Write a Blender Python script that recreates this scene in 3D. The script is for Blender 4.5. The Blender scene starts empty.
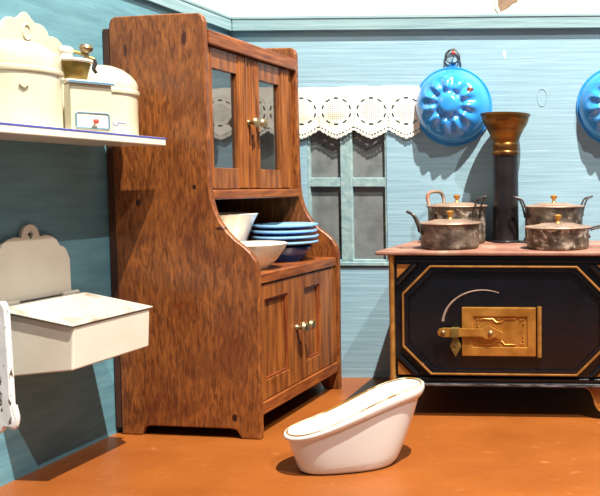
import bpy, bmesh, math, random
from mathutils import Vector, Matrix, noise
random.seed(4)
C = bpy.context.scene.collection
PI = math.pi
# ------------------------------------------------------------ camera, world, light, exposure
F_PX = 720.0
PITCH = math.atan(38/720)
H = 1.18
cam_d = bpy.data.cameras.new('camera'); cam = bpy.data.objects.new('camera', cam_d); C.objects.link(cam)
cam.location = (0, 0, H); cam.rotation_euler = (PI/2-PITCH, 0, 0)
cam_d.sensor_fit = 'HORIZONTAL'; cam_d.sensor_width = 36; cam_d.lens = 36*F_PX/600
cam_d.shift_x = (300-580)/600; cam_d.shift_y = (223-248)/600
cam_d.clip_start = 0.05
bpy.context.scene.camera = cam

world = bpy.data.worlds.new('world'); bpy.context.scene.world = world; world.use_nodes = True
bg = world.node_tree.nodes['Background']; bg.inputs[0].default_value = (0.62, 0.80, 1.0, 1); bg.inputs[1].default_value = 0.15

def lamp(name, loc, aim, e, col, rad):
    l = bpy.data.lights.new(name, 'SPOT'); l.energy = e; l.color = col; l.shadow_soft_size = rad
    l.spot_size = math.radians(60); l.spot_blend = .3
    o = bpy.data.objects.new(name, l); C.objects.link(o); o.location = loc
    o.rotation_euler = (Vector(aim)-Vector(loc)).to_track_quat('-Z', 'Y').to_euler()
lamp('key_spot', (1.75, .65, 9.6), (-.8, 3.6, .6), 12600, (1.0, 0.93, 0.82), .05)
lamp('second_spot', (3.6, -1.2, 8.4), (-.8, 3.6, .6), 2700, (1.0, 0.95, 0.88), .05)
vs = bpy.context.scene.view_settings
vs.view_transform = 'Standard'; vs.look = 'None'; vs.exposure = 0.0; vs.gamma = 1.0; vs.use_curve_mapping = False

# ------------------------------------------------------------ material helpers
def srgb(c):
    return tuple(((v/255)/12.92 if v/255 <= .04045 else ((v/255+.055)/1.055)**2.4) for v in c) + (1,)
def mat(name, c1, c2=None, scale=(8, 8, 8), rough=.5, metal=0, detail=6, lo=.35, hi=.65, bump=0, bscale=None,
        c3=None, s3=None, t3=(.6, .7), coat=0, spots=None, spec=.5, distort=0):
    m = bpy.data.materials.new(name); m.use_nodes = True
    nt = m.node_tree; N = nt.nodes; L = nt.links; p = N['Principled BSDF']
    p.inputs['Roughness'].default_value = rough; p.inputs['Metallic'].default_value = metal
    p.inputs['Coat Weight'].default_value = coat; p.inputs['Specular IOR Level'].default_value = spec
    p.inputs['Base Color'].default_value = srgb(c1)
    tc = N.new('ShaderNodeTexCoord')
    def tex(sc, det=6, dist=0):
        mp = N.new('ShaderNodeMapping'); mp.inputs['Scale'].default_value = sc; L.new(tc.outputs['Object'], mp.inputs[0])
        n = N.new('ShaderNodeTexNoise'); n.inputs['Scale'].default_value = 1; n.inputs['Detail'].default_value = det
        n.inputs['Distortion'].default_value = dist
        L.new(mp.outputs[0], n.inputs['Vector']); return n.outputs['Fac']
    def ramp(fac, a, b, ca, cb):
        r = N.new('ShaderNodeValToRGB'); L.new(fac, r.inputs[0])
        r.color_ramp.elements[0].position = a; r.color_ramp.elements[0].color = ca
        r.color_ramp.elements[1].position = b; r.color_ramp.elements[1].color = cb
        return r.outputs[0]
    def mix(fac, a, b):
        x = N.new('ShaderNodeMix'); x.data_type = 'RGBA'
        if isinstance(fac, float): x.inputs[0].default_value = fac
        else: L.new(fac, x.inputs[0])
        for s, v in ((6, a), (7, b)):
            if isinstance(v, tuple): x.inputs[s].default_value = v
            else: L.new(v, x.inputs[s])
        return x.outputs[2]
    col = None
    if c2: col = ramp(tex(scale, detail, distort), lo, hi, srgb(c1), srgb(c2))
    if c3:
        f = ramp(tex(s3 or (3, 3, 3), 8, .4), t3[0], t3[1], (0, 0, 0, 1), (1, 1, 1, 1))
        col = mix(f, col or srgb(c1), srgb(c3))
    for (pt, r, cs) in (spots or []):
        mp = N.new('ShaderNodeVectorMath'); mp.operation = 'SUBTRACT'; L.new(tc.outputs['Object'], mp.inputs[0]); mp.inputs[1].default_value = pt
        sc = N.new('ShaderNodeVectorMath'); sc.operation = 'DIVIDE'; L.new(mp.outputs[0], sc.inputs[0]); sc.inputs[1].default_value = r
        ln = N.new('ShaderNodeVectorMath'); ln.operation = 'LENGTH'; L.new(sc.outputs[0], ln.inputs[0])
        nz = N.new('ShaderNodeMath'); nz.operation = 'ADD'; L.new(ln.outputs['Value'], nz.inputs[0])
        nn = N.new('ShaderNodeMath'); nn.operation = 'MULTIPLY'; L.new(tex((40, 40, 40), 3), nn.inputs[0]); nn.inputs[1].default_value = .9
        L.new(nn.outputs[0], nz.inputs[1])
        f = ramp(nz.outputs[0], .95, 1.5, (1, 1, 1, 1), (0, 0, 0, 1))
        col = mix(f, col or srgb(c1), srgb(cs))
    if col is not None: L.new(col, p.inputs['Base Color'])
    if bump:
        b = N.new('ShaderNodeBump'); b.inputs['Strength'].default_value = 1; b.inputs['Distance'].default_value = bump
        L.new(tex(bscale or scale, 5, distort), b.inputs['Height']); L.new(b.outputs[0], p.inputs['Normal'])
    return m

m_wallb = mat('blue_wall_paint', (128, 162, 178), (142, 176, 192), (2.5, 2.5, 50), .6, lo=.3, hi=.7, bump=.0022, bscale=(2, 2, 55), c3=(166, 192, 204), s3=(3, 3, 50), t3=(.6, .85))
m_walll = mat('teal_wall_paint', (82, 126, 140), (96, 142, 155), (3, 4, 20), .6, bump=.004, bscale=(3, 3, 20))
m_cream = mat('cream_plaster', (208, 200, 188), (218, 212, 202), (3, 3, 3), .85)
m_trim = mat('blue_trim_paint', (116, 148, 156), (136, 164, 170), (3, 3, 50), .55, bump=.003, bscale=(3, 3, 50), c3=(158, 164, 142), s3=(4, 4, 70), t3=(.68, .78))
m_muntin = mat('window_frame_paint', (118, 148, 154), (144, 168, 168), (20, 20, 20), .6, bump=.004, bscale=(30, 30, 30))
m_floor = mat('rust_brown_floor_paint', (122, 65, 23), (140, 79, 31), (2.2, 3.5, 3), .36, lo=.3, hi=.72, bump=.0025, bscale=(25, 25, 25), c3=(160, 98, 60), s3=(16, 26, 10), t3=(.64, .8))
WSP = [((-.30, 0, 1.17), (.016, .2, .022), (40, 16, 8)), ((-.58, 0, 1.10), (.02, .2, .03), (50, 20, 8)), ((-.13, 0, .10), (.022, .2, .035), (34, 14, 8)),
       ((-.33, 0, 1.85), (.02, .2, .07), (60, 24, 10)), ((-.62, 0, 1.80), (.016, .2, .06), (66, 28, 12)), ((-.18, 0, .98), (.05, .2, .012), (60, 24, 10)),
       ((-.40, 0, .62), (.05, .2, .02), (110, 52, 20))]
m_side = mat('oak_side_board', (88, 46, 20), (152, 90, 41), (60, 60, 13), .36, lo=.34, hi=.7, bump=.002, bscale=(60, 60, 8), c3=(84, 38, 18), s3=(5, 5, 4), t3=(.48, .8), spots=WSP, distort=1.2)
m_wood = mat('oak_front', (94, 50, 22), (148, 88, 40), (34, 34, 4), .34, lo=.34, hi=.66, bump=.002, bscale=(70, 70, 6), c3=(92, 40, 14), s3=(10, 10, 6), t3=(.62, .8))
m_woodh = mat('oak_rail', (98, 50, 24), (148, 84, 40), (8, 6, 50), .34, lo=.34, hi=.66, bump=.002, bscale=(8, 6, 60), c3=(84, 34, 12), s3=(5, 5, 12), t3=(.6, .8))
m_edge = mat('oak_edge', (98, 42, 22), (130, 64, 32), (10, 10, 10), .4, bump=.002, bscale=(30, 30, 20))
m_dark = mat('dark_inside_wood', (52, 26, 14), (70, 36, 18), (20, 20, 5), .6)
m_knob = mat('tarnished_brass_knob', (110, 92, 62), (160, 142, 108), (30, 30, 30), .38, metal=.7)
m_enamel = mat('cream_enamel', (188, 181, 156), (198, 191, 168), (6, 6, 6), .22, coat=.4)
m_enamelw = mat('white_enamel', (206, 201, 186), (214, 209, 195), (6, 6, 6), .25, coat=.3)
m_rustlid = mat('worn_cream_enamel', (178, 174, 164), (184, 180, 170), (6, 6, 6), .3, c3=(128, 98, 70), s3=(7, 6, 6), t3=(.52, .66), coat=.2)
m_blueline = mat('blue_enamel_line', (70, 78, 160), rough=.35)
m_steelblue = mat('grey_blue_enamel_line', (80, 122, 150), rough=.35)
m_violet = mat('violet_line', (120, 120, 178), rough=.4)
m_brass = mat('brass', (160, 108, 42), (196, 142, 66), (14, 14, 14), .34, metal=.6)
m_oldbrass = mat('old_brass', (112, 92, 42), (144, 122, 64), (20, 20, 20), .42, metal=.6)
m_funnel = mat('burnt_brass', (78, 48, 24), (150, 104, 44), (5, 5, 26), .34, metal=.75)
m_gold = mat('gold_paint_line', (136, 92, 40), (168, 118, 56), (20, 20, 20), .42, metal=.35)
m_goldp = mat('bronze_corner_paint', (132, 80, 30), (168, 106, 44), (14, 14, 14), .45, metal=.2)
m_black = mat('black_stove_enamel', (7, 8, 12), (12, 14, 20), (5, 5, 5), .24, c3=(112, 116, 130), s3=(26, 26, 26), t3=(.74, .84), bump=.0015, bscale=(14, 14, 14))
m_blackp = mat('black_pipe_enamel', (16, 13, 15), (32, 27, 30), (5, 5, 8), .34, c3=(70, 52, 48), s3=(12, 12, 4), t3=(.62, .75))
m_mould_edge = mat('scuffed_black_moulding', (40, 38, 42), (118, 114, 116), (14, 40, 60), .4, lo=.4, hi=.7)
m_plate = mat('rusty_hob_plate', (120, 78, 64), (146, 106, 88), (6, 6, 6), .6, lo=.35, hi=.65, c3=(160, 136, 118), s3=(5, 5, 5), t3=(.56, .74), bump=.002, bscale=(30, 30, 30))
m_tin = mat('tarnished_tin', (70, 62, 54), (142, 132, 118), (22, 22, 26), .5, metal=.35, lo=.38, hi=.66, c3=(206, 200, 184), s3=(24, 24, 30), t3=(.54, .64), bump=.002, bscale=(40, 40, 40), spots=None)
m_tin2 = mat('brown_tarnished_tin', (66, 58, 51), (128, 118, 106), (12, 12, 14), .5, metal=.2, lo=.4, hi=.62, c3=(170, 160, 144), s3=(26, 26, 30), t3=(.58, .7), bump=.002, bscale=(40, 40, 40))
m_lid = mat('rusty_tin_lid', (124, 100, 84), (160, 138, 120), (10, 10, 10), .5, metal=.3, c3=(150, 88, 60), s3=(9, 9, 9), t3=(.56, .7))
m_iron = mat('dark_iron_handle', (38, 34, 33), (80, 74, 70), (30, 30, 30), .45, metal=.3)
m_mould = mat('blue_enamel_mould', (44, 132, 208), (56, 146, 220), (6, 6, 6), .16, coat=.6)
m_mould1 = mat('blue_enamel_mould_chipped', (44, 132, 208), (56, 146, 220), (6, 6, 6), .16, coat=.6,
               spots=[((.120, -.085, .082), (.046, .1, .040), (80, 36, 28)), ((-.145, -.06, -.02), (.012, .1, .012), (28, 40, 66))])
m_lace = mat('cream_lace', (232, 228, 214), (242, 240, 230), (30, 30, 30), .8, c3=(206, 186, 156), s3=(2.5, 2.5, 8), t3=(.62, .8))
m_china = mat('white_china', (236, 230, 220), (243, 239, 232), (5, 5, 5), .16, coat=.6)
m_cream_china = mat('cream_china', (232, 220, 190), (240, 230, 206), (5, 5, 5), .25, coat=.4)
m_tub = mat('white_glazed_porcelain', (214, 214, 210), (220, 220, 216), (5, 5, 5), .14, coat=.7)
m_gilt = mat('worn_gilt_rim', (150, 108, 34), (214, 206, 180), (16, 16, 16), .3, metal=.3, lo=.45, hi=.6)
m_plateb = mat('light_blue_enamel', (124, 176, 220), (140, 190, 230), (5, 5, 5), .25, coat=.4)
m_plated = mat('mid_blue_enamel', (42, 98, 170), rough=.25, coat=.4)
m_navy = mat('navy_enamel', (26, 66, 138), rough=.2, coat=.5)
m_red = mat('red_paint', (176, 60, 50), rough=.5)
m_chipw = mat('chipped_white_paint', (206, 206, 206), (214, 214, 214), (6, 6, 6), .5, c3=(82, 66, 54), s3=(60, 60, 30), t3=(.62, .65), bump=.004, bscale=(22, 22, 9))
m_peel = mat('peeled_brown', (120, 96, 78), (140, 116, 96), (20, 20, 20), .9)
m_peelw = mat('pale_filler', (216, 220, 214), rough=.8)
m_backing = mat('grey_backing', (122, 120, 112), (146, 144, 136), (4, 4, 4), .9)

def glass_mat(name, tint, alpha, gl):
    m = bpy.data.materials.new(name); m.use_nodes = True
    nt = m.node_tree; N = nt.nodes; L = nt.links; N.remove(N['Principled BSDF']); out = N['Material Output']
    tr = N.new('ShaderNodeBsdfTransparent'); tr.inputs[0].default_value = (.85, .87, .86, 1)
    df = N.new('ShaderNodeBsdfDiffuse'); df.inputs[0].default_value = srgb(tint)
    tc = N.new('ShaderNodeTexCoord'); nz = N.new('ShaderNodeTexNoise'); nz.inputs['Scale'].default_value = 9; nz.inputs['Detail'].default_value = 6
    L.new(tc.outputs['Object'], nz.inputs['Vector'])
    mr = N.new('ShaderNodeMapRange'); mr.inputs[1].default_value = .3; mr.inputs[2].default_value = .75; mr.inputs[3].default_value = alpha*.7; mr.inputs[4].default_value = alpha*1.3
    L.new(nz.outputs['Fac'], mr.inputs[0])
    a = N.new('ShaderNodeMixShader'); L.new(mr.outputs[0], a.inputs[0]); L.new(tr.outputs[0], a.inputs[1]); L.new(df.outputs[0], a.inputs[2])
    g = N.new('ShaderNodeBsdfGlossy'); g.inputs['Roughness'].default_value = .03
    fr = N.new('ShaderNodeFresnel'); fr.inputs['IOR'].default_value = gl
    b = N.new('ShaderNodeMixShader'); L.new(fr.outputs[0], b.inputs[0]); L.new(a.outputs[0], b.inputs[1]); L.new(g.outputs[0], b.inputs[2])
    L.new(b.outputs[0], out.inputs[0]); return m
m_glass = glass_mat('cabinet_glass', (120, 120, 116), .10, 3.2)
m_wglass = glass_mat('dusty_window_glass', (116, 122, 122), .95, 1.5)

# ------------------------------------------------------------ mesh helpers
def BM(): return bmesh.new()
def obj(name, bm, m, parent=None, smooth=False, bev=0, seg=2, solid=0):
    me = bpy.data.meshes.new(name)
    bmesh.ops.recalc_face_normals(bm, faces=bm.faces)
    bm.to_mesh(me); bm.free()
    for x in (m if isinstance(m, (list, tuple)) else [m]): me.materials.append(x)
    o = bpy.data.objects.new(name, me); C.objects.link(o)
    if parent: o.parent = parent
    if smooth:
        me.shade_smooth() if hasattr(me, 'shade_smooth') else None
        me.set_sharp_from_angle(angle=math.radians(42))
    if solid:
        s = o.modifiers.new('solid', 'SOLIDIFY'); s.thickness = solid; s.offset = 0
    if bev:
        b = o.modifiers.new('bevel', 'BEVEL'); b.width = bev; b.segments = seg; b.limit_method = 'ANGLE'; b.angle_limit = math.radians(40)
    return o
def box(bm, x0, x1, y0, y1, z0, z1, M=None):
    vs = [bm.verts.new(M @ Vector(p) if M else p) for p in ((x0, y0, z0), (x1, y0, z0), (x1, y1, z0), (x0, y1, z0), (x0, y0, z1), (x1, y0, z1), (x1, y1, z1), (x0, y1, z1))]
    for f in ((0, 3, 2, 1), (4, 5, 6, 7), (0, 1, 5, 4), (1, 2, 6, 5), (2, 3, 7, 6), (3, 0, 4, 7)): bm.faces.new([vs[i] for i in f])
def prism(bm, pts, axis, a, b):
    def P(u, v, w):
        return {'x': (w, u, v), 'y': (u, w, v), 'z': (u, v, w)}[axis]
    A = [bm.verts.new(P(u, v, a)) for u, v in pts]; B = [bm.verts.new(P(u, v, b)) for u, v in pts]
    bm.faces.new(A); bm.faces.new(B[::-1]); n = len(pts)
    for i in range(n): bm.faces.new((A[i], A[(i+1) % n], B[(i+1) % n], B[i]))
def loft(bm, rings, cap0=True, cap1=True, closed=True):
    R = [[bm.verts.new(p) for p in r] for r in rings]; n = len(R[0])
    for a, b in zip(R, R[1:]):
        for i in range(n if closed else n-1): bm.faces.new((a[i], a[(i+1) % n], b[(i+1) % n], b[i]))
    if cap0: bm.faces.new(R[0][::-1])
    if cap1: bm.faces.new(R[-1])
def lathe(bm, prof, seg=48, c=(0, 0, 0), axis='z', cap0=True, cap1=True):
    rings = []
    for r, z in prof:
        ring = []
        for i in range(seg):
            t = 2*PI*i/seg; u, v = max(r, 1e-4)*math.cos(t), max(r, 1e-4)*math.sin(t)
            p = {'z': (u, v, z), 'y': (u, z, v), 'x': (z, u, v)}[axis]
            ring.append((p[0]+c[0], p[1]+c[1], p[2]+c[2]))
        rings.append(ring)
    loft(bm, rings, cap0, cap1)
def smoothpath(pts, n=6):
    out = []; P = [Vector(p) for p in pts]
    for i in range(len(P)-1):
        p0 = P[max(i-1, 0)]; p1 = P[i]; p2 = P[i+1]; p3 = P[min(i+2, len(P)-1)]
        for k in range(n):
            t = k/n
            out.append(.5*((2*p1)+(p2-p0)*t+(2*p0-5*p1+4*p2-p3)*t*t+(-p0+3*p1-3*p2+p3)*t**3))
    out.append(P[-1]); return out
def tube(bm, pts, r, seg=8, closed=False, flat=None):
    P = [Vector(p) for p in pts]; n = len(P); rings = []
    up = None
    for i in range(n):
        if closed: d = P[(i+1) % n]-P[i-1]
        else: d = P[min(i+1, n-1)]-P[max(i-1, 0)]
        d.normalize()
        if up is None: up = d.orthogonal().normalized()
        up = (up-d*up.dot(d)).normalized(); s = d.cross(up)
        rr = r[i] if isinstance(r, (list, tuple)) else r
        rings.append([P[i]+(up*math.cos(2*PI*k/seg)+s*math.sin(2*PI*k/seg)*(flat or 1))*rr for k in range(seg)])
    if closed:
        rings.append(rings[0]); loft(bm, rings, False, False); bmesh.ops.remove_doubles(bm, verts=bm.verts, dist=1e-6)
    else: loft(bm, rings)
def empty(name, loc, rotz=0, scale=1):
    o = bpy.data.objects.new(name, None); C.objects.link(o); o.location = loc; o.rotation_euler = (0, 0, rotz)
    o.empty_display_size = .05; return o
def tag(o, label, cat, group=None):
    o['label'] = label; o['category'] = cat
    if group: o['group'] = group
    return o
def struct(o): o['kind'] = 'structure'; return o
def copy_tree(o, parent=None):
    c = o.copy(); C.objects.link(c); c.parent = parent
    for ch in list(o.children): copy_tree(ch, c)
    return c

# ------------------------------------------------------------ room frames
LD = Vector((.1003, .995, 0)).normalized(); LN = Vector((LD.y, -LD.x, 0))      # left wall direction and inward normal
LP = Vector((-2.263, 2.826, 0))
BD = Vector((.9992, -.0409, 0)).normalized(); BN = Vector((BD.y, -BD.x, 0)).normalized()  # back wall direction, normal into the room
if BN.y > 0: BN = -BN
BP = Vector((-1.443, 4.364, 0))
LROT = math.atan2(LD.y, LD.x)-PI/2          # local x = into the room, local y = along the wall away from the camera
BROT = math.atan2(BD.y, BD.x)               # local x = along the wall, local y = into the wall
# corner of both walls
den = LD.x*BD.y-LD.y*BD.x
tt = ((BP.x-LP.x)*BD.y-(BP.y-LP.y)*BD.x)/den
CORN = LP+LD*tt
def sL(y): return (y-LP.y)/LD.y            # distance along left wall for a world y
def local_frame(o, p, rot): o.location = p; o.rotation_euler = (0, 0, rot)

bm = BM(); box(bm, -3.2, 2.6, 1.2, 4.8, -.06, 0); floor = struct(obj('floor', bm, m_floor))
# back wall, local frame at CORN: x along, y into the wall; window opening
def bx(X): return (Vector((X, BP.y-(X-BP.x)*.041, 0))-CORN).dot(BD)
WX0, WX1, WZ0, WZ1 = bx(-1.655), bx(-1.166), .712, 1.53
XR = bx(2.4)
bm = BM()
TOPZ = 3.1; CZ = 2.180
for a, b, c, d in ((-.1, WX0, 0, CZ), (WX1, XR, 0, CZ), (WX0, WX1, 0, WZ0), (WX0, WX1, WZ1, CZ)): box(bm, a, b, 0, .08, c, d)
n0 = len(bm.faces); box(bm, -.1, XR, 0, .08, CZ, TOPZ); bm.faces.ensure_lookup_table()
for f in bm.faces[n0:]: f.material_index = 1
wb = struct(obj('wall_back', bm, [m_wallb, m_cream])); local_frame(wb, CORN, BROT)
# left wall
bm = BM(); box(bm, -.08, 0, -2.4, .09, 0, CZ)
n0 = len(bm.faces); box(bm, -.08, 0, -2.4, .09, CZ, TOPZ); bm.faces.ensure_lookup_table()
for f in bm.faces[n0:]: f.material_index = 1
wl = struct(obj('wall_left', bm, [m_walll, m_cream])); local_frame(wl, CORN, LROT)
# trims under the cream plaster
bm = BM(); box(bm, .026, XR, -.030, 0, 2.100, 2.182); box(bm, .026, XR, -.034, 0, 2.167, 2.185)
t1 = struct(obj('trim_1', bm, m_trim, bev=.003)); local_frame(t1, CORN, BROT)
bm = BM(); box(bm, 0, .022, -2.4, 0.0, 2.100, 2.182); box(bm, 0, .026, -2.4, 0.0, 2.167, 2.185)
t2 = struct(obj('trim_2', bm, m_trim, bev=.003)); local_frame(t2, CORN, LROT)
# window
win = empty('window_1', CORN, BROT); struct(win)
bm = BM(); fw = .014
box(bm, WX0, WX0+fw, .006, .07, WZ0, WZ1); box(bm, WX1-fw, WX1, .006, .07, WZ0, WZ1); box(bm, WX0, WX1, .006, .07, WZ0, WZ0+fw); box(bm, WX0, WX1, .006, .07, WZ1-fw, WZ1)
obj('window_frame', bm, m_muntin, win, bev=.003)
bm = BM(); xm = (WX0+WX1)/2-.005
box(bm, xm-.036, xm+.036, .004, .03, WZ0+.01, WZ1-.01); box(bm, WX0+.01, xm-.036, .008, .03, 1.168, 1.225); box(bm, xm+.036, WX1-.01, .008, .03, 1.168, 1.225)
obj('muntin', bm, m_muntin, win, bev=.004)
bm = BM(); box(bm, WX0-.01, WX1+.012, -.012, .0, WZ0-.022, WZ0); obj('window_sill', bm, m_muntin, win, bev=.003)
bm = BM(); box(bm, WX0+.005, WX1-.005, .034, .037, WZ0+.005, WZ1-.005); obj('window_pane', bm, m_wglass, win)
bm = BM(); box(bm, WX0-.3, WX1+.3, .13, .14, .5, 1.7); bk = obj('backing_board', bm, m_backing, win)
# wall blemishes (their own shapes)
def blob(name, X, Z, rx, rz, m, k=9, dz=.002, seed=1):
    r = random.Random(seed); bm = BM(); c = bx(X); pts = []
    for i in range(k):
        t = 2*PI*i/k; q = r.uniform(.7, 1.15); pts.append((c+rx*q*math.cos(t), Z+rz*q*math.sin(t)))
    prism(bm, pts, 'y', -dz, .001); o = obj(name, bm, m, wb); return o
blob('filler_mark', -.449, 1.955, .011, .028, m_peelw, seed=3)
r_ = [(bx(-.445)+u, v) for u, v in ((-.045, 2.30), (-.04, 2.235), (-.028, 2.205), (.01, 2.222), (.03, 2.235), (.045, 2.25), (.075, 2.262), (.085, 2.30))]
bm = BM(); prism(bm, r_, 'y', -.002, .001); obj('peeled_patch', bm, m_peel, wb)
bm = BM(); prism(bm, [(bx(-.445)+u, v) for u, v in ((-.062, 2.30), (-.058, 2.225), (-.034, 2.192), (-.028, 2.205), (-.04, 2.235), (-.045, 2.30))], 'y', -.006, .001); obj('plaster_flake', bm, m_cream, wb)
bm = BM(); c = bx(-.225); tube(bm, [(c+.028*math.cos(t)*(1+.1*math.sin(3*t)), 0, 1.70+.052*math.sin(t)) for t in [2*PI*i/28 for i in range(28)]], .0028, 6, True); obj('paint_blister', bm, m_wallb, wb, True)

# ------------------------------------------------------------ dresser
cup = empty('kitchen_dresser', (-1.474, 3.279, 0), math.radians(-6.2))
tag(cup, 'tall dark oak kitchen dresser with glass doors above and panelled doors below', 'cupboard')
W = .865; T = .032
prof = [(-.006, 0), (-.004, .30), (0, .60), (-.002, .79), (-.012, .832), (-.037, .870), (-.07, .900), (-.11, .928), (-.15, .968), (-.182, 1.012), (-.205, 1.060), (-.220, 1.115), (-.226, 1.17),
        (-.232, 1.34), (-.234, 1.92), (-.242, 1.947), (-.262, 1.960), (-.40, 1.960), (-.672, 1.952), (-.692, 1.940), (-.70, 1.915), (-.70, 0), (-.60, 0), (-.585, .038), (-.56, .046), (-.16, .046), (-.125, .040), (-.10, .0)]
sp = []
idx = list(range(len(prof)))
for i in idx: sp.append(prof[i])
for y0 in (0, W-T):
    bm = BM(); prism(bm, sp, 'y', y0, y0+T); obj('side_panel', bm, m_side, cup, bev=.007, seg=3)
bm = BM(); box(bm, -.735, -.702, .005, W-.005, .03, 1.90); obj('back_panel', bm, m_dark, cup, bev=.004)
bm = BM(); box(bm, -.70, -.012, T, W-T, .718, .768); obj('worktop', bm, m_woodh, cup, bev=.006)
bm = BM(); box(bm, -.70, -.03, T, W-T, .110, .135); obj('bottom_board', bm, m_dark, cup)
# lower front: rails, stiles, doors
bm = BM(); box(bm, -.05, -.012, T, W-T, .102, .162); obj('bottom_rail', bm, m_woodh, cup, bev=.006)
for a, b in ((T, T+.018), (W-T-.055, W-T)):
    bm = BM(); box(bm, -.05, -.02, a, b, .162, .718); obj('front_stile', bm, m_wood, cup, bev=.003)
def panel_door(y0, y1, z0, z1, py0, py1, pz0, pz1, kx, kz):
    f = BM(); x0, x1 = -.048, -.020
    box(f, x0, x1, y0, py0, z0, z1); box(f, x0, x1, py1, y1, z0, z1); box(f, x0, x1, py0, py1, z0, pz0); box(f, x0, x1, py0, py1, pz1, z1)
    d = obj('door', f, m_wood, cup, bev=.003)
    g = BM(); box(g, x0-.004, x1-.016, py0-.004, py1+.004, pz0-.004, pz1+.004); obj('door_panel', g, m_wood, d)
    h = BM(); w = .012
    for a, b, c, e in ((py0, py0+w, pz0, pz1), (py1-w, py1, pz0, pz1), (py0+w, py1-w, pz0, pz0+w), (py0+w, py1-w, pz1-w, pz1)): box(h, x1-.016, x1-.006, a, b, c, e)
    obj('panel_moulding', h, m_edge, d, bev=.004)
    k = BM(); lathe(k, [(.015, 0), (.015, .005), (.009, .012), (.010, .026), (.020, .034), (.027, .044), (.021, .056), (.004, .060)], 20, (x1, kx, kz), 'x')
    obj('knob', k, m_knob, d, True)
    return d
panel_door(.052, .412, .166, .712, .085, .300, .255, .640, .378, .452)
panel_door(.416, .772, .166, .712, .470, .640, .255, .640, .452, .452)
# upper carcass
bm = BM(); box(bm, -.70, -.222, T, W-T, 1.112, 1.158); obj('upper_bottom_rail', bm, m_woodh, cup, bev=.008, seg=3)
bm = BM(); box(bm, -.268, -.228, T, W-T, 1.828, 1.893); obj('top_rail', bm, m_woodh, cup, bev=.006)
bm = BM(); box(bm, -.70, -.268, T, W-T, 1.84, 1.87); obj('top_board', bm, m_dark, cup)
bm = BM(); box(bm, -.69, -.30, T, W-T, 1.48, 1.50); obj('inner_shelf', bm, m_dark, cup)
XF = -.262
for a, b in ((T, T+.012), (.778, W-T)):
    bm = BM(); box(bm, XF-.02, XF, a, b, 1.158, 1.828); obj('front_stile', bm, m_wood, cup, bev=.003)
def glass_door(y0, y1, gy0, gy1, ky, ribs):
    z0, z1, g0, g1 = 1.162, 1.822, 1.262, 1.727
    f = BM(); x0, x1 = XF-.018, XF+.008
    box(f, x0, x1, y0, gy0, z0, z1); box(f, x0, x1, gy1, y1, z0, z1); box(f, x0, x1, gy0, gy1, z0, g0); box(f, x0, x1, gy0, gy1, g1, z1)
    for y in ribs: tube(f, [(x1, y, z0+.004), (x1, y, z1-.004)], .0072, 8)
    d = obj('glass_door', f, m_wood, cup, bev=.002)
    g = BM(); box(g, x0+.006, x0+.009, gy0-.003, gy1+.003, g0-.003, g1+.003); obj('glass_pane', g, m_glass, d)
    k = BM(); lathe(k, [(.015, 0), (.015, .005), (.009, .012), (.010, .028), (.018, .036), (.026, .046), (.020, .057), (.004, .061)], 20, (x1, ky, 1.497), 'x')
    obj('knob', k, m_knob, d, True)
glass_door(.046, .400, .082, .285, .372, (.056, .072, .300, .318, .336, .354, .390))
glass_door(.404, .776, .478, .682, .440, (.414, .432, .450, .468, .700, .718, .736, .754, .770))
bm = BM(); box(bm, -.222, -.10, W-T-.004, W-T, 1.0, 1.0001); bm.free()

# crockery on the worktop
WT = .7695
def bowl(name, prof_out, t, m, loc, label, cat, group=None, tilt=(0, 0)):
    bm = BM(); inner = [(max(r-t, .0005), z+(t if i == 0 else 0)) for i, (r, z) in enumerate(prof_out)]
    top = prof_out[-1]
    pr = [(.0005, prof_out[0][1])]+prof_out+[(top[0]-t/2, top[1]+t*.35)]+inner[::-1][0:-1]+[(inner[0][0], prof_out[0][1]+t), (.0005, prof_out[0][1]+t)]
    lathe(bm, pr, 64)
    o = obj(name, bm, m, None, True); o.location = loc; o.rotation_euler = (tilt[0], tilt[1], 0); return tag(o, label, cat, group)
bowl('mixing_bowl', [(.105, 0), (.110, .010), (.116, .03), (.128, .08), (.147, .15), (.170, .21), (.195, .262)], .008, m_china, (-1.865, 3.695, WT), 'tall flared white china bowl on the dresser worktop behind the cream dish', 'bowl')
bowl('shallow_dish', [(.065, 0), (.07, .010), (.105, .040), (.132, .078), (.150, .105), (.158, .124)], .007, m_cream_china, (-1.600, 3.510, WT), 'small flared cream dish at the front of the dresser worktop before the white bowl', 'dish')
PX_, PY_ = -1.607, 3.915
bowl('enamel_bowl', [(.085, 0), (.09, .008), (.115, .035), (.135, .06), (.142, .078)], .006, m_navy, (PX_, PY_, WT), 'navy blue enamel bowl on the dresser worktop under the four light blue plates', 'bowl')
tilt = 0
for i, (dx, dy, lab) in enumerate(((0, 0, 'lowest of the four light blue plates, resting on the navy bowl'), (.004, -.004, 'second light blue plate up from the navy bowl on the dresser'),
                               (-.003, .003, 'third light blue plate up, just under the topmost plate'), (.003, .002, 'topmost of the four light blue plates on the dresser worktop'))):
    bm = BM()
    R = .172-.001*i
    lathe(bm, [(.0005, .0), (.10, .0), (.125, .006), (R-.004, .016), (R, .020), (R, .027), (R-.005, .029), (.125, .016), (.10, .008), (.0005, .008)], 64)
    o = obj('enamel_plate', bm, m_plateb, None, True)
    under = BM(); lathe(under, [(.06, -.0006), (.0998, -.0006), (.1255, .0052), (R-.010, .0142), (R-.011, .0152), (.125, .0062), (.10, .0003), (.06, .0003)], 64, cap0=False, cap1=False)
    obj('plate_underside', under, m_plated, o, True)['label'] = 'darker blue underside'
    o.location = (PX_+dx, PY_+dy, WT+.0805+i*.0305)
    tag(o, lab, 'plate', 'light blue plates stacked on the dresser')
# the plates sit in a stack: their wells touch the rim beneath

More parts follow.
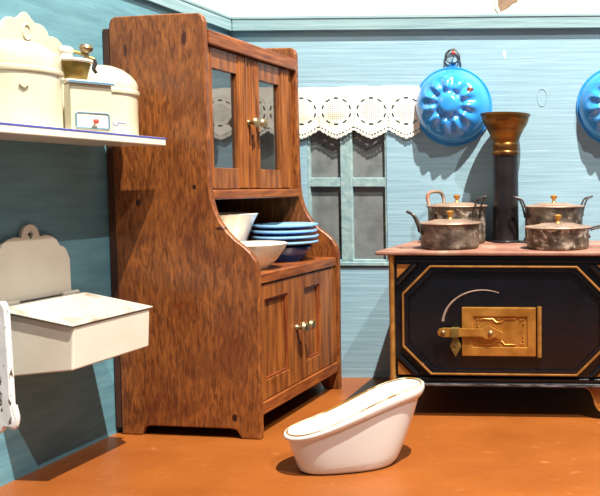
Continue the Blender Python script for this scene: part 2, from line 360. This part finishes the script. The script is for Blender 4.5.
# ------------------------------------------------------------ left wall: canister shelf
SH = empty('canister_shelf', LP+LD*sL(2.945), LROT)     # local y=0 at the scallop's peak
tag(SH, 'white enamel wall shelf with blue edge line holding canisters, left wall', 'shelf')
y_near, y_far, D, ZS = -.66, .352, .352, 1.392
bm = BM(); box(bm, 0, D, y_near, y_far, ZS-.036, ZS); obj('shelf_board', bm, m_enamelw, SH, bev=.004)
bm = BM(); box(bm, D-.002, D+.0012, y_near, y_far, ZS-.008, ZS-.001); box(bm, 0, D, y_near, y_near+.0001, ZS-.008, ZS-.001); obj('edge_line', bm, m_blueline, SH)['label'] = 'blue line along the edge'
# scalloped back board
half = [(0, 1.878), (.012, 1.872), (.028, 1.855), (.045, 1.842), (.065, 1.843), (.085, 1.838), (.102, 1.822), (.112, 1.800), (.130, 1.805), (.155, 1.800), (.178, 1.782), (.195, 1.755), (.204, 1.725), (.206, 1.69)]
pts = [(p[0], p[1]) for p in half]+[(.206, ZS), (-.206-.2, ZS)]+[(-.206-.2, 1.69)]+[(-.206, 1.69)]+[(-p[0], p[1]) for p in half[:0:-1]][1:]
bm = BM(); prism(bm, pts, 'x', .002, .016); obj('scalloped_back', bm, m_enamel, SH, bev=.003)
bm = BM(); tube(bm, [(.018, .018*math.cos(t), 1.797+.03*math.sin(t)) for t in [2*PI*i/24 for i in range(24)]], .004, 8, True)
o = obj('hanging_eyelet', bm, m_enamel, SH, True)
def canister(loc, r, z1, prof, label, knob):
    o = empty('canister', loc); tag(o, label, 'canister', 'cream enamel canisters on the wall shelf')
    h = z1
    bm = BM(); lathe(bm, [(.0005, 0), (r-.004, 0), (r, .004), (r, h), (.0005, h)], 72); b = obj('body', bm, m_enamel, o, True)
    bm = BM(); lathe(bm, prof, 72); l = obj('lid', bm, m_enamel, o, True)
    return o
z0 = ZS
c1 = canister((-2.098, 2.712, z0), .133, .215, [(.0005, .200), (.134, .200), (.140, .204), (.142, .212), (.140, .219), (.134, .222), (.134, .270), (.129, .279), (.078, .314), (.068, .318), (.0005, .319)][1:] , 'large cream enamel canister with chamfered lid at the photo\'s left edge', 0)
c1['label'] = 'large cream enamel canister with a chamfered lid, nearest on the wall shelf'
# small heart on canister
def facing(p, c):
    v = (Vector(c)-Vector(p)); return v
bm = BM(); ht = []
for i in range(28):
    t = 2*PI*i/28; ht.append((.0011*16*math.sin(t)**3, .0010*(13*math.cos(t)-5*math.cos(2*t)-2*math.cos(3*t)-math.cos(4*t))))
A = math.atan2(-2.60, 2.04)+.12
rotM = Matrix.Rotation(A+PI/2, 4, 'Z')
vsA = [rotM @ Vector((u*.8, -.142, .150+v*.8)) for u, v in ht]; vsB = [rotM @ Vector((u*.8, -.132, .150+v*.8)) for u, v in ht]
loft(bm, [vsB, vsA]); obj('heart_relief', bm, m_enamel, c1, False, bev=.002)
c2 = canister((-2.062, 3.150, z0), .122, .185, [(.123, .178), (.129, .181), (.131, .190), (.129, .198), (.124, .201), (.124, .225), (.118, .242), (.100, .266), (.070, .289), (.035, .302), (.0005, .305)], 'smaller cream enamel canister with a domed lid, at the far end of the wall shelf', 0)
# painted violet ornament on canister 2
A2 = math.atan2(-3.05, 2.06)+.28
for k, (u0, u1, zz) in enumerate(((-.036, -.010, .052), (.008, .040, .052))):
    bm = BM(); ring = []
    pt = []
    for i in range(9):
        a = A2+(u0+(u1-u0)*i/8)/.122; pt.append((.1222*math.cos(a), .1222*math.sin(a), zz+.0015*math.sin(i)))
    tube(bm, pt, .0022, 6); obj('painted_flourish', bm, m_violet, c2, True)
bm = BM(); pt = []
for i in range(9):
    a = A2+(-.012+.024*i/8)/.122; pt.append((.1222*math.cos(a), .1222*math.sin(a), .050-.010*math.sin(PI*i/8)))
tube(bm, pt, .0022, 6); obj('painted_flourish', bm, m_violet, c2, True)

# coffee mill between the canisters
ml = empty('coffee_mill', (-1.985, 2.928, ZS), math.atan2(.75, .66)); tag(ml, 'small cream enamel coffee mill with brass hopper and blue outlined drawer between the canisters', 'coffee mill')
# local: front face towards -y
w, d, h = .072, .045, .190
bm = BM(); box(bm, -w, w, -d, d, 0, h); obj('body', bm, m_enamel, ml, bev=.005)
bm = BM(); box(bm, -w-.014, w+.012, -d-.012, d+.006, h, h+.014); obj('top_plate', bm, m_enamelw, ml, bev=.005)
bm = BM(); box(bm, -w-.006, w+.006, -d-.0135, -d-.0115, h+.001, h+.009); obj('blue_edge', bm, m_steelblue, ml)['label'] = 'blue painted edge'
bm = BM(); box(bm, -.058, .060, -d-.004, -d+.002, .012, .078); dr = obj('drawer', bm, m_enamelw, ml, bev=.003)
bm = BM(); cs = [(-.055, .015), (-.055, .070), (-.049, .075), (.051, .075), (.057, .070), (.057, .015)]
tube(bm, [(a, -d-.005, b) for a, b in cs], .003, 6); tube(bm, [(-.055, -d-.005, .015), (.057, -d-.005, .015)], .003, 6); obj('drawer_outline', bm, m_steelblue, dr)['label'] = 'blue outline'
bm = BM(); lathe(bm, [(.004, 0), (.004, -.008), (.010, -.012), (.010, -.018), (.003, -.022)], 16, (.008, -d-.004, .042), 'y'); obj('drawer_knob', bm, m_red, dr, True)['label'] = 'small red knob'
cx = -.040
bm = BM(); lathe(bm, [(.0005, h+.014), (.032, h+.014), (.038, h+.022), (.050, h+.072), (.052, h+.084), (.0005, h+.084)], 40, (cx, 0, 0)); obj('hopper', bm, m_oldbrass, ml, True)
bm = BM(); lathe(bm, [(.0005, h+.084), (.058, h+.084), (.062, h+.090), (.060, h+.098), (.0005, h+.104)], 40, (cx, 0, 0)); obj('hopper_rim', bm, m_enamelw, ml, True)
bm = BM(); lathe(bm, [(.0005, h+.10), (.022, h+.10), (.022, h+.118), (.026, h+.122), (.026, h+.136), (.018, h+.142), (.0005, h+.144)], 24, (cx-.032, -.01, 0)); obj('bearing_cap', bm, m_enamelw, ml, True)
bm = BM(); tube(bm, smoothpath([(cx-.03, -.01, h+.130), (cx+.01, -.01, h+.124), (cx+.035, -.01, h+.116), (cx+.062, -.015, h+.104)]), .0065, 8); cr = obj('crank', bm, m_oldbrass, ml, True)
bm = BM(); lathe(bm, [(.0005, h+.105), (.008, h+.105), (.008, h+.125), (.020, h+.133), (.024, h+.146), (.018, h+.158), (.0005, h+.163)], 24, (cx+.036, -.012, 0)); obj('crank_knob', bm, m_knob, cr, True)
bm = BM(); tube(bm, smoothpath([(cx+.055, -.012, h+.112), (cx+.066, -.012, h+.09), (cx+.060, -.012, h+.066), (cx+.070, -.012, h+.050)]), .007, 8); obj('wing_screw', bm, m_iron, ml, True)

# ------------------------------------------------------------ salt box
SB = empty('salt_box', LP+LD*sL(2.962), LROT); tag(SB, 'white enamel salt box with slanted lid and scalloped back, hung on left wall', 'salt box')
y0, y1, dep = -.236, .206, .358
bm = BM(); prof_b = [(0.010, .435), (dep-.014, .474), (dep-.004, .640), (.010, .700)]
prism(bm, prof_b, 'y', y0+.012, y1-.012); obj('box_body', bm, m_enamelw, SB, bev=.006)
bm = BM(); prism(bm, [(.030, .7035), (dep+.002, .6440), (dep+.004, .6500), (.030, .7105)], 'y', y0, y1); obj('lid', bm, m_rustlid, SB, bev=.003)
hb = [(0, 1.020), (.014, 1.016), (.026, 1.004), (.032, .985), (.036, .968), (.060, .972), (.085, .965), (.105, .948), (.118, .922), (.130, .918), (.143, .905), (.150, .885), (.158, .862), (.160, .70), (.160, .46)]
yc = -.036
hb = [(a*1.22, b) for a, b in hb]
pts = [(p[0]+yc, p[1]) for p in hb]+[(-p[0]+yc, p[1]) for p in hb[:0:-1]]
bm = BM()
# board with a diamond hole: build as two halves around the hole
hole = [(0, .998), (.014, .980), (0, .958)]
right = [(0, 1.020)]+hb[1:]+[(0, .46), (0, .958), (.014, .980), (0, .998)]
left = [(yc-a, b) for a, b in right]; right = [(yc+a, b) for a, b in right]
prism(bm, right, 'x', .002, .016); prism(bm, left, 'x', .002, .016)
obj('scalloped_back', bm, m_enamelw, SB)
for a, b in ((y0+.02, y0+.12), (.10, .185)):
    bm = BM(); tube(bm, [(.022, a, .712), (.022, b, .712)], .011, 12); obj('hinge', bm, m_enamelw, SB, True)
bm = BM(); tube(bm, [(.022, y0+.12, .710), (.022, .10, .710)], .005, 8); obj('hinge_pin', bm, m_iron, SB, True)

# chipped rack on the left wall at the picture's edge
RK = empty('wall_rack', LP+LD*sL(2.60), LROT); tag(RK, 'chipped white painted wall bracket in front of the salt box', 'bracket')
fr = [(0.0, .28), (0.0, .76), (.04, .765), (.208, .760), (.222, .735), (.226, .55), (.229, .38), (.240, .325), (.232, .300), (.196, .302), (.186, .285), (.15, .262), (.07, .255)]
bm = BM(); prism(bm, fr, 'y', -.012, .012); obj('bracket_board', bm, m_chipw, RK, bev=.005)
bm = BM(); tube(bm, smoothpath([(.231, 0, .38), (.240, 0, .335), (.232, 0, .302), (.214, 0, .304)]), .010, 8); obj('scroll_foot', bm, m_chipw, RK, True)

# ------------------------------------------------------------ stove
SO = Vector((-.383, 3.585, 0))
st = empty('toy_range', SO, BROT); st.name = 'cooking_range'
tag(st, 'black toy cooking range with gold lines and brass oven door, under the stovepipe', 'stove')
bm = BM(); box(bm, -.572, .572, .004, .700, .208, .828); obj('body', bm, m_black, st, bev=.008)
bm = BM(); prism(bm, [(-.641, -.028), (.641, -.028), (.641, .722), (-.641, .722)], 'z', .829, .849); obj('hob_plate', bm, m_plate, st, bev=.007, seg=3)
for cx, cy in ((-.318, .22), (.265, .22), (-.35, .56), (.22, .56)):
    bm = BM(); tube(bm, [(cx+.17*math.cos(t), cy+.14*math.sin(t), .849) for t in [2*PI*i/40 for i in range(40)]], .0035, 6, True); obj('hob_ring', bm, m_plate, st, True)
# base moulding
bm = BM(); box(bm, -.60, .60, -.016, .71, .164, .186); box(bm, -.588, .588, -.006, .705, .186, .208); obj('base_moulding', bm, m_black, st, bev=.006, seg=3)
bm = BM(); box(bm, -.60, .60, -.0195, -.0155, .170, .181); obj('moulding_edge', bm, m_mould_edge, st, bev=.0015)['label'] = 'scuffed grey edge'
# corner posts
for s in (-1, 1):
    bm = BM(); lathe(bm, [(.012, .186), (.017, .192), (.017, .21), (.0135, .225), (.0135, .80), (.017, .812), (.017, .829)], 20, (s*.566, -.002, 0)); obj('corner_post', bm, m_gold, st, True)
# octagonal gold frame
def octo(hx, z0, z1, c): return [(-hx, z0+c), (-hx, z1-c), (-hx+c, z1), (hx-c, z1), (hx, z1-c), (hx, z0+c), (hx-c, z0), (-hx+c, z0)]
def ringprism(bm, A, B, y0, y1):
    n = len(A)
    V = [[bm.verts.new((p[0], y, p[1])) for p in P] for P in (A, B) for y in (y0, y1)]
    a0, a1, b0, b1 = V
    for i in range(n):
        j = (i+1) % n
        bm.faces.new((a0[i], a0[j], b0[j], b0[i])); bm.faces.new((a1[i], a1[j], b1[j], b1[i]))
        bm.faces.new((a0[i], a0[j], a1[j], a1[i])); bm.faces.new((b0[i], b0[j], b1[j], b1[i]))
O1 = octo(.512, .224, .778, .142); O2 = octo(.502, .234, .768, .138); O3 = octo(.482, .252, .750, .130)
bm = BM(); ringprism(bm, O1, O3, -.010, .006); obj('front_frame', bm, m_black, st, bev=.002)
bm = BM(); ringprism(bm, O1, O2, -.016, -.009); obj('gold_line', bm, m_gold, st, bev=.003)
# corner ornaments
for sx in (-1, 1):
    for top in (0, 1):
        zc = .800 if top else .204; dz = -1 if top else 1
        tri = [(sx*.538, zc+dz*.018), (sx*.538, zc+dz*.088), (sx*.468, zc+dz*.018)]
        bm = BM(); prism(bm, tri, 'y', -.004, .006); obj('corner_plate', bm, m_goldp, st)
        bm = BM(); a = Vector((sx*.535, -.006, zc+dz*.118)); b = Vector((sx*.438, -.006, zc+dz*.018)); tube(bm, [a, b], .011, 8); obj('diagonal_bar', bm, m_black, st, True)
bm = BM(); box(bm, -.55, .55, -.004, .006, .796, .806); obj('frieze_strip', bm, m_blackp, st, bev=.002)
# oven door
dx = -.008
bm = BM(); F1 = [(-.202+dx, .322), (-.202+dx, .568), (.170+dx, .568), (.170+dx, .322)]; F2 = [(-.145+dx, .368), (-.145+dx, .522), (.128+dx, .522), (.128+dx, .368)]
ringprism(bm, F1, F2, -.016, .004)
dr = obj('oven_door', bm, m_brass, st, bev=.004)
bm = BM(); box(bm, -.147+dx, .130+dx, -.009, .0, .366, .524); yy = -.010
for pl in ([(-.10, .525), (-.045, .525), (-.03, .512), (0, .512), (.015, .525), (.07, .525)], [(-.10, .423), (-.045, .423), (-.03, .436), (0, .436), (.015, .423), (.07, .423)],
           [(.112, .50), (.104, .49), (.104, .458), (.112, .448)], [(-.124, .50), (-.116, .49), (-.116, .458), (-.124, .448)]):
    tube(bm, [(a+dx, yy, .445+(b-.474)*1.28) for a, b in pl], .0035, 6)
for bx_, bz in ((-.122, .522), (-.108, .522), (-.122, .508), (.108, .522), (.094, .522), (.108, .508), (-.122, .426), (-.108, .426), (-.122, .440), (.108, .426), (.094, .426), (.108, .440), (-.015, .524), (-.015, .424)):
    lathe(bm, [(.006, 0), (.005, -.004), (.0005, -.006)], 12, (bx_+dx, yy+.001, .445+(bz-.474)*1.28), 'y')
obj('embossed_panel', bm, m_brass, dr, True)
bm = BM(); tube(bm, [(.188+dx, -.010, .318), (.188+dx, -.010, .572)], .012, 12); obj('door_hinge', bm, m_gold, st, True)
# latch
bm = BM(); z = .443
lt = [(-.30, z-.024), (-.322, z-.018), (-.332, z), (-.322, z+.018), (-.30, z+.024), (-.13, z+.020), (-.105, z+.022), (-.085, z+.034), (-.068, z+.036), (.002, z+.002), (-.068, z-.034), (-.085, z-.032), (-.105, z-.020), (-.13, z-.018)]
prism(bm, lt, 'y', -.030, -.022); la = obj('door_latch', bm, m_oldbrass if 0 else m_brass, st, bev=.002)
bm = BM(); box(bm, -.262, -.222, -.038, -.004, z-.024, z+.024); prism(bm, [(-.252, z-.024), (-.230, z-.024), (-.212, z-.072), (-.241, z-.128), (-.270, z-.072)], 'y', -.020, -.010); obj('latch_keeper', bm, m_oldbrass, st, bev=.002)
for xx in (-.300, -.062):
    bm = BM(); lathe(bm, [(.013, -.028), (.012, -.034), (.006, -.040), (.0005, -.041)], 16, (xx, 0, z), 'y'); obj('rivet', bm, m_knob, la, True)
bm = BM(); lathe(bm, [(.007, -.018), (.006, -.024), (.0005, -.026)], 12, (-.241, 0, z-.064), 'y')
obj('rivet', bm, m_knob, la, True)
# worn arc left by the latch
bm = BM(); pts = []
for i in range(17):
    t = PI*(.97-.60*i/16); pts.append((-.105+.205*math.cos(t), .0035, z+.035+.175*math.sin(t)))
tube(bm, pts, [.0075*(1-.8*i/16) for i in range(17)], 6); obj('scratch_arc', bm, mat('bare_metal_scratch', (120, 96, 84), (150, 130, 118), (30, 30, 30), .5), st, True)
# legs: curved brackets
for sx, yb in ((-1, .02), (1, .02), (-1, .62), (1, .62)):
    outer = smoothpath([(.405, 0, .165), (.435, 0, .150), (.452, 0, .110), (.468, 0, .060), (.505, 0, .030), (.545, 0, .018)], 5)
    inner = smoothpath([(.560, 0, .165), (.525, 0, .150), (.512, 0, .115), (.520, 0, .08), (.540, 0, .055), (.560, 0, .042)], 5)
    pts = [(sx*p.x, p.z) for p in outer]+[(sx*.562, .0), (sx*.585, .0), (sx*.585, .045)]+[(sx*p.x, p.z) for p in inner[::-1]]
    bm = BM(); prism(bm, pts, 'y', yb-.012, yb+.014); lg = obj('leg', bm, m_goldp, st, bev=.002)
    bm = BM()
    tube(bm, [(sx*p.x, yb-.014, p.z) for p in outer], .0055, 6); obj('gold_edging', bm, m_gold, lg, True)

# stovepipe
pp = empty('stovepipe', (-.428, 4.155, .849)); tag(pp, 'black stovepipe with flared brass top standing on the range', 'stovepipe')
bm = BM(); lathe(bm, [(.0005, 0), (.082, 0), (.082, .008), (.074, .014), (.072, .50), (.0005, .50)], 40)
obj('pipe', bm, m_blackp, pp, True)
bm = BM(); lathe(bm, [(.072, .498), (.078, .503), (.078, .520), (.073, .526), (.076, .540), (.077, .560), (.071, .572), (.080, .592), (.086, .612), (.104, .648), (.122, .676), (.132, .700), (.136, .722), (.144, .728), (.144, .736), (.134, .738), (.128, .71), (.07, .60), (.06, .50)], 56, cap0=False, cap1=False)
bmc = obj('flared_top', bm, m_funnel, pp, True)

# ------------------------------------------------------------ pots
def pot(loc, r, h, rotz, hl, hr, label, bodym, lidlip=.010):
    o = empty('cooking_pot', loc, rotz); tag(o, label, 'pot', 'lidded tin pots on the range')
    bm = BM(); lathe(bm, [(.0005, 0), (r-.012, 0), (r-.004, .006), (r, .016), (r, h-.012), (r+.003, h-.006), (r+.003, h), (.0005, h)], 64); b = obj('body', bm, bodym, o, True)
    bm = BM(); lathe(bm, [(r-.01, h), (r+lidlip, h), (r+lidlip+.003, h+.004), (r+lidlip, h+.008), (r-.01, h+.010), (r-.03, h+.012), (r*.6, h+.018), (r*.55, h+.022), (.0005, h+.024)], 64); l = obj('lid', bm, m_lid, o, True)
    bm = BM(); zt = h+.022; lathe(bm, [(.016, zt), (.012, zt+.006), (.007, zt+.014), (.010, zt+.020), (.019, zt+.032), (.020, zt+.040), (.012, zt+.046), (.0005, zt+.048)], 24); obj('lid_knob', bm, m_brass, l, True)
    for s, kind in ((-1, hl), (1, hr)):
        if not kind: continue
        bm = BM()
        if kind == 'up':      # loop rising outward
            for q in (-1, 1): pass
            path = smoothpath([(s*(r+.002), -.045, h-.045), (s*(r+.012), -.045, h-.005), (s*(r+.035), -.042, h+.045), (s*(r+.062), -.022, h+.062), (s*(r+.066), 0, h+.064), (s*(r+.062), .022, h+.062), (s*(r+.035), .042, h+.045), (s*(r+.012), .045, h-.005), (s*(r+.002), .045, h-.045)], 5)
            tube(bm, path, .008, 8)
        elif kind == 'hook':
            path = smoothpath([(s*(r+.002), -.022, h-.060), (s*(r+.014), -.022, h-.006), (s*(r+.026), -.022, h+.026), (s*(r+.040), -.020, h+.046), (s*(r+.078), 0, h+.060), (s*(r+.040), .020, h+.046), (s*(r+.026), .022, h+.026), (s*(r+.014), .022, h-.006), (s*(r+.002), .022, h-.060)], 5)
            tube(bm, path, .0055, 8)
        elif kind == 'loop':   # wide upright loop seen nearly frontally
            path = smoothpath([(s*(r-.006), 0, h-.055), (s*(r+.012), 0, h-.015), (s*(r+.02), 0, h+.02), (s*(r+.028), 0, h+.060), (s*(r+.010), 0, h+.088), (s*(r-.030), 0, h+.098), (s*(r-.070), 0, h+.090), (s*(r-.085), 0, h+.065), (s*(r-.088), 0, h+.014)], 5)
            path = [Vector((p.x, 0, p.z)) for p in path]
            path = [Vector((s*(r+.005), -.03, h-.05)), Vector((s*(r+.012), -.03, h))]+[Vector((s*(r+.012)+s*.0, 0, 0))*0+Vector((s*(r+.020), -.03, h+.03))]
            path = smoothpath([(s*(r+.001), .058, h-.03), (s*(r+.02), .058, h+.02), (s*(r+.03), .056, h+.060), (s*(r+.03), .03, h+.082), (s*(r+.03), -.03, h+.082), (s*(r+.03), -.056, h+.060), (s*(r+.02), -.058, h+.02), (s*(r+.001), -.058, h-.03)], 5)
            tube(bm, path, .0105, 8)
        elif kind == 'side':   # projects outwards, flat
            path = smoothpath([(s*(r+.002), -.04, h-.012), (s*(r+.03), -.04, h-.004), (s*(r+.075), -.028, h+.006), (s*(r+.085), 0, h+.008), (s*(r+.075), .028, h+.006), (s*(r+.03), .04, h-.004), (s*(r+.002), .04, h-.012)], 5)
            tube(bm, path, .0055, 8)
        hd = obj('handle', bm, m_iron if kind != 'loop' else m_lid, o, True)
        for q in (-.04, .04):
            bm = BM(); lathe(bm, [(.010, -s*.004), (.009, s*.005), (.0005, s*.007)], 10, (s*(r*.975), q, h-.045), 'x'); obj('rivet', bm, m_iron, hd, True)
    return o
Z = .8495
pot((-.682, 3.775, Z), .151, .128, math.radians(18), 'up', None, 'tarnished lidded tin pot at front left of the hob, copper-coloured knob', m_tin2)
pot((-.705, 4.122, Z), .163, .207, math.radians(-40), 'loop', 'hook', 'taller lidded tin pot at back left of the hob, left of the stovepipe', m_tin)
pot((-.115, 3.760, Z), .163, .108, math.radians(12), None, 'side', 'low lidded tin pot at front right of the hob, mottled silvery side', m_tin)
pot((-.150, 4.122, Z), .165, .205, math.radians(24), 'hook', 'hook', 'taller lidded tin pot at back right of the hob, right of the stovepipe', m_tin2)

# ------------------------------------------------------------ blue moulds on the back wall
def mould(X, Zc, m, label, rot0=0):
    yw = BP.y-(X-BP.x)*.041
    o = empty('cake_mould', (X, yw, Zc), BROT); tag(o, label, 'cake mould', 'blue fluted enamel cake moulds hung on the back wall')
    bm = BM(); R = .222; K = 11; NA = 144; rings = []
    NR = 44
    def hgt(r, t):
        u = r/R
        base = .135*(1-u**2.6)**.62 if u < 1 else 0
        k = math.cos(K*(t+rot0)); ridge = (k+1)/2
        win = max(0, min(1, (u-.24)/.26))*max(0, min(1, (.84-u)/.26)); win = win*win*(3-2*win)
        g = .016*math.exp(-((u-.34)/.08)**2)
        return base-.010*win+.019*win*ridge-g+.010*math.exp(-(u/.26)**4)
    for j in range(NR+1):
        u = j/NR; r = R*(u if u < .8 else u); r = max(r, .0008)
        rings.append([(r*math.cos(2*PI*i/NA), -.012-hgt(min(r, R*.9999), 2*PI*i/NA), r*math.sin(2*PI*i/NA)) for i in range(NA)])
    for (r, y) in ((R+.010, -.014), (R+.014, -.009), (R+.010, -.004), (R-.004, -.003)):
        rings.append([(r*math.cos(2*PI*i/NA), y, r*math.sin(2*PI*i/NA)) for i in range(NA)])
    loft(bm, rings, True, False); b = obj('fluted_shell', bm, m, o, True)
    bm = BM(); tube(bm, [(-.014, -.006, R+.005), (-.012, -.010, R+.035), (0, -.010, R+.045), (.012, -.010, R+.035), (.014, -.006, R+.005)], .007, 8)
    box(bm, -.016, .016, -.012, -.002, R, R+.03); obj('hanging_tab', bm, m, o, True)
    bm = BM(); tube(bm, [(.042*math.cos(t), -.014+.003*math.sin(2*t), R+.072+.040*math.sin(t)) for t in [2*PI*i/32 for i in range(32)]], .0045, 8, True)
    obj('hanging_ring', bm, m_iron, o, True)
    bm = BM(); tube(bm, smoothpath([(-.05, -.008, R-.01), (-.046, -.008, R+.05), (-.022, -.010, R+.10), (.01, -.010, R+.118), (.034, -.010, R+.09), (.046, -.008, R+.04), (.05, -.006, R-.01)]), .003, 6)
    obj('wire_loop', bm, m_iron, o, True)
    return o, yw
o, yw = mould(-.757, 1.647, m_mould1, 'blue fluted enamel cake mould with brown chip, hanging beside the lace', .06)
hk = empty('wall_hook', (-.748, yw, 1.958), BROT)
tag(hk, 'small red-headed nail holding the ring of the chipped cake mould', 'nail')
bm = BM(); tube(bm, [(0, .002, 0), (0, -.028, .002)], .004, 8); obj('shaft', bm, m_iron, hk, True)
bm = BM(); lathe(bm, [(.0005, -.024), (.012, -.026), (.013, -.032), (.008, -.037), (.0005, -.038)], 14, (0, 0, .002), 'y'); obj('head', bm, m_red, hk, True)['label'] = 'red painted head'
mould(.215, 1.643, m_mould, 'blue fluted enamel cake mould hanging at the right edge of the photo', .1)

# ------------------------------------------------------------ lace valance over the window
CW = .003; XL0, XL1 = bx(-1.76), bx(-.955); nx = int((XL1-XL0)/CW); PER = .2125; XC = bx(-1.462); ZT = 1.775; ZB = 1.455; ZC = 1.622
nz = int((ZT-ZB)/CW)
def keep(x, z):
    q = (x-XC)/PER; k = round(q); dx_ = x-(XC+k*PER)
    # scalloped lower edge
    edge = ZB+.052*(abs(dx_)/(PER/2))**1.25
    edge += .004*abs(math.sin(dx_*110))
    if z < edge: return False
    if z > ZT-.006-.006*math.sin(x*5)-.005*(1+math.sin(x*23))*.5: return False
    dz_ = z-ZC; rr = math.hypot(dx_/1.12, dz_); a = math.atan2(dz_, dx_/1.12)
    # dashes round the medallion
    if abs(rr-.078) < .0052:
        f = (a/(2*PI)*10) % 1
        if .22 < f < .78: return False
    # net in the middle
    if rr < .056 and int(dx_/CW+1000) % 4 < 2 and int(dz_/CW+1000) % 4 < 2: return False
    # dots along the scallop
    for off, st_, rad in ((.024, .0185, .0055), (.008, .012, .003)):
        e2 = ZB+.052*(abs(dx_)/(PER/2))**1.25+off
        if abs(z-e2) < rad and ((dx_+1)/st_) % 1 < rad*2/st_: return False
    # arcs of dots over the medallion
    if abs(rr-.098) < .0026 and dz_ > .05 and (a/(2*PI)*64) % 1 < .45: return False
    # dots between the medallions
    if abs(abs(dx_)-PER/2) < .004 and z < ZC-.03 and (z/.02) % 1 < .4: return False
    return True
bm = BM(); gv = {}
def lv(i, j):
    if (i, j) not in gv:
        x = XL0+i*CW; z = ZT-j*CW; fall = j*CW
        gv[(i, j)] = bm.verts.new((x, -.014-.004*math.sin(x*30)*min(1, fall*5)-.010*fall, z))
    return gv[(i, j)]
for i in range(nx):
    for j in range(nz):
        if keep(XL0+(i+.5)*CW, ZT-(j+.5)*CW): bm.faces.new((lv(i, j), lv(i, j+1), lv(i+1, j+1), lv(i+1, j)))
lc = obj('lace_valance', bm, m_lace, solid=.0025); local_frame(lc, CORN, BROT)
tag(lc, 'cream lace valance with round medallions and scalloped edge above the window', 'curtain')

# ------------------------------------------------------------ slipper bath
tb = empty('slipper_bath', (-.955, 2.995, 0), math.radians(13)); tag(tb, 'small white porcelain slipper bath with worn gilt rim, on the floor', 'bathtub')
NS = 72
def rimz(x):
    u = max(0, min(1, (x+.27)/.54)); s = u*u*(3-2*u); return .160+.163*s
def sup(t, a, b, n=2.4):
    c, s = math.cos(t), math.sin(t)
    return a*math.copysign(abs(c)**(2/n), c), b*math.copysign(abs(s)**(2/n), s)
def level(u, off=0.0, zoff=0):     # u 0 base .. 1 rim
    ring = []
    for i in range(NS):
        t = 2*PI*i/NS
        bx0, by0 = sup(t, .190, .110, 2.6); rx0, ry0 = sup(t, .276, .148, 2.3)
        e = u**.80
        x = (bx0-.025)*(1-e)+(rx0+.008)*e; y = by0*(1-u**.6)+ry0*u**.6
        L = math.hypot(x, y) or 1
        x -= off*x/L; y -= off*y/L
        z = rimz((rx0+.008))*u+zoff
        ring.append((x, y, z))
    return ring
bm = BM()
rings = [level(0, .012, .0), level(0, .0, .006)]
for k in range(1, 12): rings.append(level(k/13, 0))
rings.append(level(.87, .0)); rings.append(level(.885, -.009)); rings.append(level(.93, -.014)); rings.append(level(.98, -.012)); rings.append(level(1.015, -.006)); rings.append(level(1.02, .004)); rings.append(level(.98, .014))
for k in range(11, 0, -1): rings.append(level(k/13, .014, .01))
rings.append(level(.04, .03, .016))
loft(bm, rings, True, True); obj('tub_shell', bm, m_tub, tb, True)
bm = BM(); rg = level(1.02, .004, .0012); n2 = []
tube(bm, rg, .0042, 6, True); obj('gilt_line', bm, m_gilt, tb, True)['label'] = 'worn gold line'
